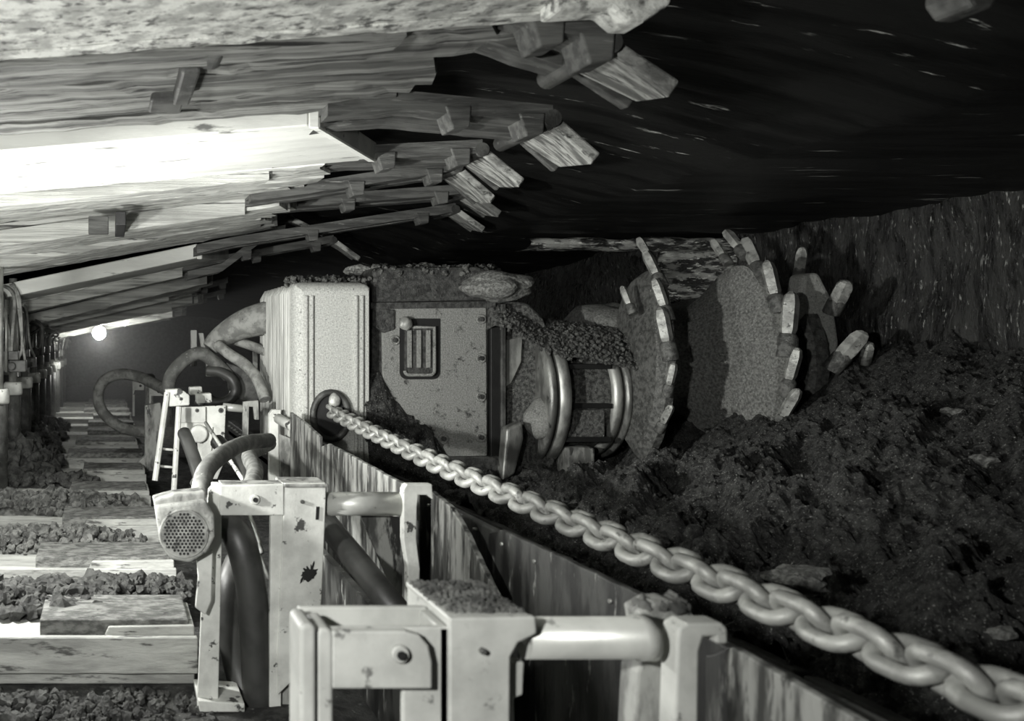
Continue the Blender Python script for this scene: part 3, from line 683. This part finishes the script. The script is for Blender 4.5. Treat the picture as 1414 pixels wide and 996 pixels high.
MB().plate([(200, 560), (222, 556), (228, 600), (214, 650), (180, 662), (172, 655), (200, 630)], 7.6, .1).build('cable_tray', 'paint_grime', label='curved pale tray piece left of the ladder rack', cat='tray', bevel=.01)

# ------------------------------------------------------------------ cutting machine (shearer)
sh = thing('coal_cutting_machine', (2.0, 6.4, FLOOR), 'large dust-covered coal cutting machine with ribbed cover and toothed drum', 'machine')
Y = 5.9
X0, X1 = P(368, 0, 7.0).x, P(500, 0, Y).x      # 1.27 .. 1.72
XL = 1.255
# end cover: rounded box profile extruded back
zt_ = P(0, 392, Y).z; zb = -.88
def rrect(x0, x1, z0, z1, r, n=6, rb=.02):
    pts = []
    for cx, cz, a0, rr in ((x1 - r, z1 - r, 0, r), (x0 + r, z1 - r, 90, r), (x0 + rb, z0 + rb, 180, rb), (x1 - rb, z0 + rb, 270, rb)):
        for k in range(n + 1):
            a = math.radians(a0 + 90 * k / n); pts.append((cx + rr * math.cos(a), cz + rr * math.sin(a)))
    return pts
mb = MB()
prof = rrect(XL, 1.78, zb, .375, .07); n = len(prof)
rows = []
for (y, ins) in ((5.90, .07), (5.905, .045), (5.93, .018), (5.98, 0), (7.15, 0)):
    cx = (XL + 1.78) / 2; cz = (zb + .375) / 2
    rows.append([V(min(max(x, XL + ins), 1.78 - ins * .2) , y, min(z, .375 - ins) if z > cz else z) for x, z in prof])
vs = [v for r in rows for v in r]; fs = []
for i in range(len(rows) - 1):
    for k in range(n): fs.append((i * n + k, (i + 1) * n + k, (i + 1) * n + (k + 1) % n, i * n + (k + 1) % n))
mb.add(vs, fs, True); o_ = len(mb.v) - len(vs); mb.f.append([k for k in range(n)]); mb.sm.append(False); mb.f.append([(len(rows) - 1) * n + k for k in range(n)][::-1]); mb.sm.append(False)
mb.build('end_cover', 'machine_pale', sh)
# ribbed side sheet wrapping the left corner
mb = MB()
for i in range(24):
    y = 6.02 + i * .045; mb.tube([(XL - .006, y, zb + .05), (XL - .006, y, .30), (XL + .03, y, .36)], .014 + .004 * (i % 3), 6)
mb.build('ribbed_side_sheet', 'ribbed', sh)
for x in (P(422, 0, Y).x, P(430, 0, Y).x, P(491, 0, Y).x, P(499, 0, Y).x):
    MB().box((x - .012, Y - .02, zb), (x + .012, Y + .03, zt_ - .08)).build('cover_rib', 'machine_pale', sh, bevel=.006)
# chain guide ring and sprocket nose
c = P(455, 574, Y)
mb = MB(); pts = []
for k in range(25):
    a = 2 * math.pi * k / 24; pts.append(c + V(.12 * math.cos(a), -.03, .16 * math.sin(a)))
mb.tube(pts[:-1], .022, 10, closed=True); mb.build('chain_guide', 'dark_steel', sh)
mb = MB(); mb.prism([c + V(.11 * math.cos(a), 0, .15 * math.sin(a)) for a in [2 * math.pi * k / 24 for k in range(24)]], (0, -.025, 0)); mb.build('guide_opening', 'hole', sh)
MB().rock(P(462, 553, Y - .05), .05, 3, .1, (.8, .6, 1), smooth=True).build('guide_roller', 'pick', sh)
# control panel face
Y2 = 6.02
xa, xb = P(500, 0, Y2).x, P(692, 0, Y2).x
MB().box((xa - .03, Y2 + .03, -.9), (xb + .0, 7.3, P(0, 395, Y2).z)).build('gearcase', 'machine', sh, bevel=.03, seg=3)
MB().plate([(500, 415), (528, 415), (528, 640), (500, 640)], Y2 + .01, .04).build('recess_plate', 'machine_dark', sh, bevel=.004)
mb = MB(); mb.plate([(527, 424), (672, 423), (673, 630), (640, 636), (530, 636)], Y2 - .01, .06); mb.build('front_panel', 'machine', sh, bevel=.008)
MB().plate([(515, 370), (660, 368), (690, 380), (690, 415), (515, 418)], Y2 - .03, .5).build('top_housing', 'machine_dark', sh, bevel=.02)
mb = MB(); mb.plate([(510, 418), (685, 416), (685, 425), (510, 427)], Y2 - .035, .06); mb.build('top_ledge', 'machine_dark', sh, bevel=.004)
mb = MB(); r_pts = lambda x0, y0, x1, y1, r: [(x0, y0), (x1, y0)] + [(x1 - r + r * math.cos(a), y1 - r + r * math.sin(a)) for a in [math.pi / 2 * k / 5 for k in range(6)]] + [(x0 + r - r * math.sin(a), y1 - r + r * math.cos(a)) for a in [math.pi / 2 * k / 5 for k in range(6)]]
# window frame: dark recess, raised rim and ribs
MB().plate(r_pts(552, 440, 608, 524, 10), Y2 - .014, .006).build('window_recess', 'hole', sh)
w = MB().plate(r_pts(559, 452, 600, 518, 6), Y2 - .03, .02).build('window_boss', 'machine_dark', sh, bevel=.004)
for x in (566, 579, 592): MB().plate([(x - 3, 456), (x + 3, 456), (x + 3, 508), (x - 3, 508)], Y2 - .045, .02).build('window_rib', 'machine', w, bevel=.004)
mb = MB(); ring = [P(x, y, Y2 - .035) for x, y in r_pts(559, 452, 600, 518, 6)]; mb.tube(ring, .012, 8); mb.build('window_rim', 'machine', w)
MB().rock(P(560, 447, Y2 - .06), .045, 3, .12, (1, .8, 1), smooth=True).build('knob', 'pick', sh)
MB().plate([(515, 425), (545, 428), (545, 455), (530, 460), (515, 450)], Y2 - .03, .03).build('latch', 'machine_dark', sh, bevel=.006)
for x, y in ((664, 441), (664, 495), (664, 548), (664, 604), (612, 606), (545, 470)):
    cc = P(x, y, Y2 - .012); b = MB().lathe(cc, (0, -1, 0), [(0, .036), (.008, .034), (.01, .024), (.004, .022)], 18).build('bolt_seat', 'machine', sh)
    MB().lathe(cc, (0, -1, 0), [(0, .018), (.02, .017), (.022, .01)], 6, False).build('bolt_head', 'machine_dark', b)
MB().box((P(676, 0, Y2).x, Y2 - .02, -.95), (P(690, 0, Y2).x, Y2 + .06, P(0, 416, Y2).z)).build('joint_bar', 'hole', sh, bevel=.006)
MB().box((P(689, 0, Y2).x, Y2 - .04, -.95), (P(695, 0, Y2).x, Y2 + .06, P(0, 420, Y2).z)).build('joint_bar', 'dark_steel', sh, bevel=.004)
MB().plate([(560, 632), (690, 630), (690, 660), (560, 660)], Y2 - .04, .1).build('skid_plate', 'machine_dark', sh, bevel=.01)
# arm root: gearbox with muck
xr0 = P(695, 0, 6.05).x; xr1 = P(762, 0, 6.05).x
MB().plate([(695, 415), (730, 418), (752, 440), (765, 470), (768, 640), (752, 668), (695, 660)], 6.05, .9).build('arm_root', 'muck', sh, bevel=.03, seg=3)
MB().plate([(697, 470), (722, 465), (720, 500), (706, 530), (697, 535)], 6.02, .04).build('wear_patch', 'bright_steel', sh, bevel=.008)
mb = MB(); mb.plate([(700, 592), (722, 582), (724, 606), (712, 655), (693, 668)], 5.85, .1); mb.build('curved_guard', 'arm_steel', sh, bevel=.02, seg=3)
mb = MB(); mb.rock(P(746, 580, 5.98), .13, 3, .1, (.8, .7, 1.05), smooth=True); mb.build('side_boss', 'machine', sh)
# ranging arm to the drum centre, with two flanged discs
ac = V(0, 6.40, -.42)
def disc(x, r, w, mat, name, rim=None):
    mb = MB().lathe((x, ac.y, ac.z), (1, 0, 0), [(0, r * .9), (.01, r), (w, r), (w + .01, r * .9)], 64); return mb.build(name, mat, sh)
# outline radius chosen so that the near rim reaches the seen edge
disc(2.97, .56, .05, 'arm_steel', 'arm_flange')
disc(3.04, .55, .08, 'bright_steel', 'arm_flange')
mb = MB(); mb.lathe((3.10, ac.y, ac.z), (1, 0, 0), [(0, .42), (.5, .42)], 48)
mb.build('arm_barrel', 'muck', sh)
for z in (-.20, -.47, -.70):
    MB().box((3.13, ac.y - .455, z - .022), (3.44, ac.y - .30, z + .012)).build('arm_key', 'hole', sh, bevel=.003)
MB().box((3.14, ac.y - .45, -.69), (3.40, ac.y - .3, -.5)).build('arm_pad', 'muck', sh, bevel=.012)
MB().box((3.14, ac.y - .44, -.95), (3.34, ac.y - .2, -.76)).build('arm_pad', 'paint_grime', sh, bevel=.02)
disc(3.46, .46, .06, 'bright_steel', 'arm_flange')
disc(3.54, .47, .04, 'arm_steel', 'arm_flange')
# muck-covered upper arm casting
mb = MB(); vs = []
prof = [(2.62, .34), (2.75, .31), (2.95, .18), (3.1, .13), (3.35, .10), (3.62, .06)]
for (x, z) in prof:
    for k in range(9):
        a = math.radians(28) + (math.pi - math.radians(28)) * k / 8
        vs.append(V(x, 6.35 - .52 * math.cos(a), (z - .5) + .5 * math.sin(a) + .02 * fbm(V(x * 6, a * 3, 2), 3)))
fs = [(i * 9 + k, (i + 1) * 9 + k, (i + 1) * 9 + k + 1, i * 9 + k + 1) for i in range(5) for k in range(8)] + [tuple(range(9)), tuple(range(53, 44, -1))]
mb.add(vs, fs, True)
mb.build('arm_casting', 'muck', sh)
# ---- drum
DX0, DX1 = 3.62, 5.05; dc = V(0, 6.6, -.2)
dr = bpy.data.objects.new('cutting_drum', None)
mbd = MB(); mbd.lathe((DX0, dc.y, dc.z), (1, 0, 0), [(-.06, .40), (-.02, .43), (.10, .44), (.16, .44), (.22, .45), (.34, .42), (.5, .43), (.70, .46), (.85, .5), (1.25, .5)], 72)
for i, v in enumerate(mbd.v):
    r = V(0, v.y - dc.y, v.z - dc.z)
    if r.length > .01: mbd.v[i] = v + r.normalized() * .025 * fbm(V(v.x * 5, v.y * 5, v.z * 5), 4)
drum = mbd.build('cutting_drum', 'drum', sh)
def vane(xs, r0, r1, a0, a1, th, name, mat='vane', n=40, skew=0):
    mb = MB(); vs = []
    for i in range(n + 1):
        a = math.radians(lerp(a0, a1, i / n)); x = xs + skew * i / n
        e = V(0, -math.cos(a), math.sin(a)); rj = r1 + .012 * noise.noise(V(i * .6, xs, 0))
        for (dx, rr) in ((0, r0), (.0, rj * .97), (th * .3, rj), (th, rj), (th, r0)): vs.append(V(x + dx + .03 * (rr - r0), dc.y, dc.z) + e * rr)
    fs = [(i * 5 + k, (i + 1) * 5 + k, (i + 1) * 5 + k + 1, i * 5 + k + 1) for i in range(n) for k in range(4)] + [tuple(range(5)), tuple(range(n * 5 + 4, n * 5 - 1, -1))]
    mb.add(vs, fs, False); return mb.build(name, mat, drum)
# angle: 0 = towards camera, 90 = up
def flare(prof, a0, a1, bend, name, mat, n=44):
    # prof: (x, r); the rim sweeps in towards the hub at its upper end
    mb = MB(); vs = []; m = len(prof); r0 = prof[0][1]
    for i in range(n + 1):
        a = math.radians(lerp(a0, a1, i / n)); e = V(0, -math.cos(a), math.sin(a))
        t = max(0, (i / n - .86) / .14); f = 1 - .35 * t * t
        for (x, r) in prof:
            rr = r0 + (r - r0) * f + .012 * fbm(V(x * 7, a * 6, 1), 3)
            vs.append(V(x + bend(math.degrees(a)), dc.y, dc.z) + e * rr)
    fs = [(i * m + k, (i + 1) * m + k, (i + 1) * m + (k + 1) % m, i * m + (k + 1) % m) for i in range(n) for k in range(m)] + [tuple(range(m)), tuple(range(n * m + m - 1, n * m - 1, -1))]
    mb.add(vs, fs, False); return mb.build(name, mat, drum)
bend1 = lambda a: .11 * max(0, a / 55) ** 1.5
flare([(3.60, .42), (3.58, .70), (3.59, .90), (3.62, .97), (3.67, .97), (3.68, .85), (3.66, .42)], -42, 52, bend1, 'vane', 'vane')
flare([(4.12, .40), (4.20, .54), (4.27, .70), (4.31, .86), (4.34, .97), (4.44, .97), (4.46, .80), (4.46, .40)], -52, 56, lambda a: 0, 'vane', 'drum')
vane(4.72, .45, .74, 50, -45, .12, 'face_ring', mat='vane', skew=.02)
def pick(x, ang, r, size=1.0, lean=0, name='pick', dirx=.0, tilt=55):
    a = math.radians(ang); e = V(0, -math.cos(a), math.sin(a)); tt = V(0, math.sin(a), math.cos(a))
    d = (e * math.cos(math.radians(tilt)) + tt * math.sin(math.radians(tilt)) + V(dirx, 0, 0)).normalized()
    rp = random.Random(int(ang * 7 + x * 100)); d = (d + V(rp.uniform(-.14, .14), rp.uniform(-.1, .1), rp.uniform(-.12, .12))).normalized()
    c = V(x, dc.y, dc.z) + e * r; s = size * rp.uniform(.85, 1.15)
    MB().lathe(c - d * .05 * s, d, [(0, .042 * s), (.09 * s, .042 * s), (.11 * s, .03 * s)], 12).build('pick_box', 'vane', drum, bevel=.004)
    MB().lathe(c + d * .05 * s, d, [(0, .026 * s), (.03 * s, .034 * s), (.15 * s, .036 * s), (.19 * s, .026 * s), (.205 * s, .010 * s)], 5, False).build('pick', 'pick', drum)
for ang, r, s in ((50, .97, .8), (36, .97, .9), (21, .97, 1.0), (6, .97, 1.05), (-9, .97, .8), (-24, .97, .7)):
    pick(3.63 + bend1(ang), ang, r, s, dirx=-.03, tilt=84)
pick(3.52, 27, .84, .8, dirx=-.04, tilt=88)
for ang, r, s in ((54, .97, .9), (41, .97, 1.2), (25, .97, 1.35), (8, .97, 1.3), (-8, .97, 1.0), (-22, .97, 1.0)):
    pick(4.40, ang, r, s, dirx=.03, tilt=84)
pick(4.28, 52, .93, .8, dirx=-.05, tilt=80)
def pick_at(px, py, qx, qy, Y, s):
    a = P(px, py, Y); b = P(qx, qy, Y - .08); d = (b - a).normalized(); L = (b - a).length
    MB().lathe(a - d * L * .5, d, [(0, .05 * s), (L * .55, .05 * s), (L * .7, .04 * s)], 12).build('pick_box', 'vane', drum, bevel=.004)
    MB().lathe(a, d, [(0, .045 * s), (L * .25, .052 * s), (L * .75, .05 * s), (L * .93, .036 * s), (L, .016 * s)], 6, False).build('pick', 'pick', drum)
pick_at(1155, 418, 1170, 388, 5.85, 1.05)
pick_at(1162, 494, 1194, 458, 5.75, 1.15)
pick_at(1196, 492, 1200, 474, 5.75, .7)
pick_at(1104, 372, 1108, 342, 6.1, .7)
# slab plates of the outer ring facing the camera
mb = MB(); mb.plate([(1110, 378), (1132, 376), (1152, 415), (1160, 470), (1160, 520), (1105, 533), (1112, 490), (1100, 440)], 5.95, .14); mb.build('outer_scoop', 'machine_pale', drum, bevel=.03, seg=3)

# dark grainy wedge set against the front panel behind the chain
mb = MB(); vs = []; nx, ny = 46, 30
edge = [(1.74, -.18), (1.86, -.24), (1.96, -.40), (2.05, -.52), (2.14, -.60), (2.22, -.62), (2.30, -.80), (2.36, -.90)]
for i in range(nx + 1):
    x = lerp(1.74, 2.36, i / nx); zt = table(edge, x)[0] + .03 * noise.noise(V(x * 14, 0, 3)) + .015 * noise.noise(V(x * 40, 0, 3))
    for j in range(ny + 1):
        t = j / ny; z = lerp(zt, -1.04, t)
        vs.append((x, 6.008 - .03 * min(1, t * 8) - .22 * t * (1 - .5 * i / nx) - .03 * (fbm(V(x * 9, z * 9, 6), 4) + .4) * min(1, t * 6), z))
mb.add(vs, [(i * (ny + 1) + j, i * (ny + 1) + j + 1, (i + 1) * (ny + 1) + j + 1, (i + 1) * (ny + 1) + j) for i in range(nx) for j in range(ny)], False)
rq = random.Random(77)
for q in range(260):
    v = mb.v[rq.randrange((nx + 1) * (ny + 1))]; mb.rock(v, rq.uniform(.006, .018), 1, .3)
mb.build('dark_wedge', 'coal', kind='stuff', label='dark grainy wedge against the machine panel behind the chain', cat='coal')

# things lying on the machine
MB().rock(P(688, 396, 5.95), .2, 4, .13, (1.15, .9, .52)).build('boulder', 'boulder', label='large dusty boulder on top of the machine', cat='boulder')
MB().rock(P(625, 376, 6.1), .1, 3, .2, (1.8, .8, .35)).build('stone_slab', 'boulder', label='long flat bright stone on the machine, left of the big boulder', cat='stone')
MB().rock(P(585, 368, 6.2), .05, 3, .25, (1, .8, .6)).build('stone', 'boulder', label='small bright stone on the machine, left of the long slab', cat='stone')
MB().rock(P(500, 374, 6.3), .09, 3, .25, (1.4, .8, .4)).build('stone', 'boulder', label='flat stone on the left part of the machine top', cat='stone')
r_ = random.Random(8); mb = MB()
for i in range(900):
    px = r_.uniform(395, 730); base = 388 if px < 510 else 372 + max(0, px - 680) * .6
    mb.rock(P(px, base + r_.uniform(-4, 6), r_.uniform(5.98, 6.6)), r_.uniform(.006, .026), 1, .3)
mb.build('debris', 'muck', kind='stuff', label='loose coal debris lying along the machine top', cat='debris')
mb = MB()
for i in range(1500):
    x = r_.uniform(2.65, 3.62); z0 = table([(2.62, .34), (2.75, .31), (2.95, .18), (3.1, .13), (3.35, .10), (3.62, .06)], x)[0]; a = r_.uniform(.45, 1.9)
    mb.rock((x, 6.35 - .52 * math.cos(a), z0 - .5 + .5 * math.sin(a)), r_.uniform(.006, .02), 1, .3)
mb.build('debris', 'muck', kind='stuff', label='crumbled coal caked over the arm between machine and drum', cat='debris')

# ------------------------------------------------------------------ distant lamp
lp = thing('mine_lamp', P(137, 460, 13), 'small bright lamp shining far down the face', 'lamp')
MB().rock(P(137, 460, 13), .10, 3, 0, smooth=True).build('bulb', 'glow', lp)
MB().lathe(P(137, 460, 13) + V(0, .05, 0), (0, 1, 0), [(0, .10), (.05, .11), (.1, .06)], 20).build('housing', 'dark_steel', lp)
MB().rock(P(172, 449, 12.5), .012, 2, 0).build('cap_lamp', 'glow', label='tiny bright point of light right of the distant lamp', cat='lamp')

hz = bpy.data.materials.new('dust_haze'); hz.use_nodes = True
nt = hz.node_tree; nt.nodes.remove(nt.nodes['Principled BSDF']); vsn = nt.nodes.new('ShaderNodeVolumeScatter')
vsn.inputs['Density'].default_value = .045; vsn.inputs['Anisotropy'].default_value = .3
nt.links.new(vsn.outputs[0], nt.nodes['Material Output'].inputs['Volume']); M['haze'] = hz
MB().box((-2.2, 9.5, -1.2), (3.4, 17, .9)).build('dust_haze', 'haze', kind='stuff', label='thin dust haze glowing around the distant lamp', cat='haze')

# ------------------------------------------------------------------ lights
def light(kind, name, loc, power, target=None, size=.1, **kw):
    l = bpy.data.lights.new(name, kind); l.energy = power; l.color = (1, 1, .97)
    if kind == 'AREA': l.size = size
    else: l.shadow_soft_size = size
    for k_, v_ in kw.items(): setattr(l, k_, v_)
    o = bpy.data.objects.new(name, l); COL.objects.link(o); o.location = loc
    if target is not None: o.rotation_euler = (Vector(target) - Vector(loc)).to_track_quat('-Z', 'Y').to_euler()
    return o
light('SPOT', 'flash_bulb', (-.75, .35, .15), 290, (1.8, 4.5, -.2), .07, spot_size=math.radians(120), spot_blend=.6)
light('SPOT', 'added_machine_fill', (-1.0, 2.7, -.05), 600, (3.0, 6.0, -.2), .06, spot_size=math.radians(78), spot_blend=.9)  # added unseen spot, brightens the machine
light('POINT', 'added_left_fill', (-.60, 3.7, -.28), 130, None, .1)  # added out-of-frame fill for the legs and left canopies
light('POINT', 'added_canopy_fill', (-1.1, 6.0, -.1), 26, None, .05)  # added unseen fill, brightens the far canopies
light('POINT', 'distant_lamp', P(137, 462, 12.85), 26, None, .08)
w = bpy.data.worlds.new('world'); SC.world = w; w.use_nodes = True
w.node_tree.nodes['Background'].inputs[0].default_value = (.9, 1, .85, 1); w.node_tree.nodes['Background'].inputs[1].default_value = .006

# ------------------------------------------------------------------ camera
cd = bpy.data.cameras.new('camera'); cam = bpy.data.objects.new('camera', cd); COL.objects.link(cam)
cam.location = (0, 0, 0); cam.rotation_euler = (math.pi / 2, 0, 0)
cd.sensor_width = 36; cd.lens = F * 36 / 1414
cd.shift_x = (707 - VX) / 1414; cd.shift_y = -(498 - VY) / 1414
cd.clip_start = .05; cd.clip_end = 60
cd.dof.use_dof = True; cd.dof.focus_distance = 5.2; cd.dof.aperture_fstop = 3.4
SC.camera = cam
SC.view_settings.view_transform = 'Standard'; SC.view_settings.look = 'None'; SC.view_settings.gamma = 1
SC.view_settings.use_curve_mapping = False; SC.view_settings.exposure = 0
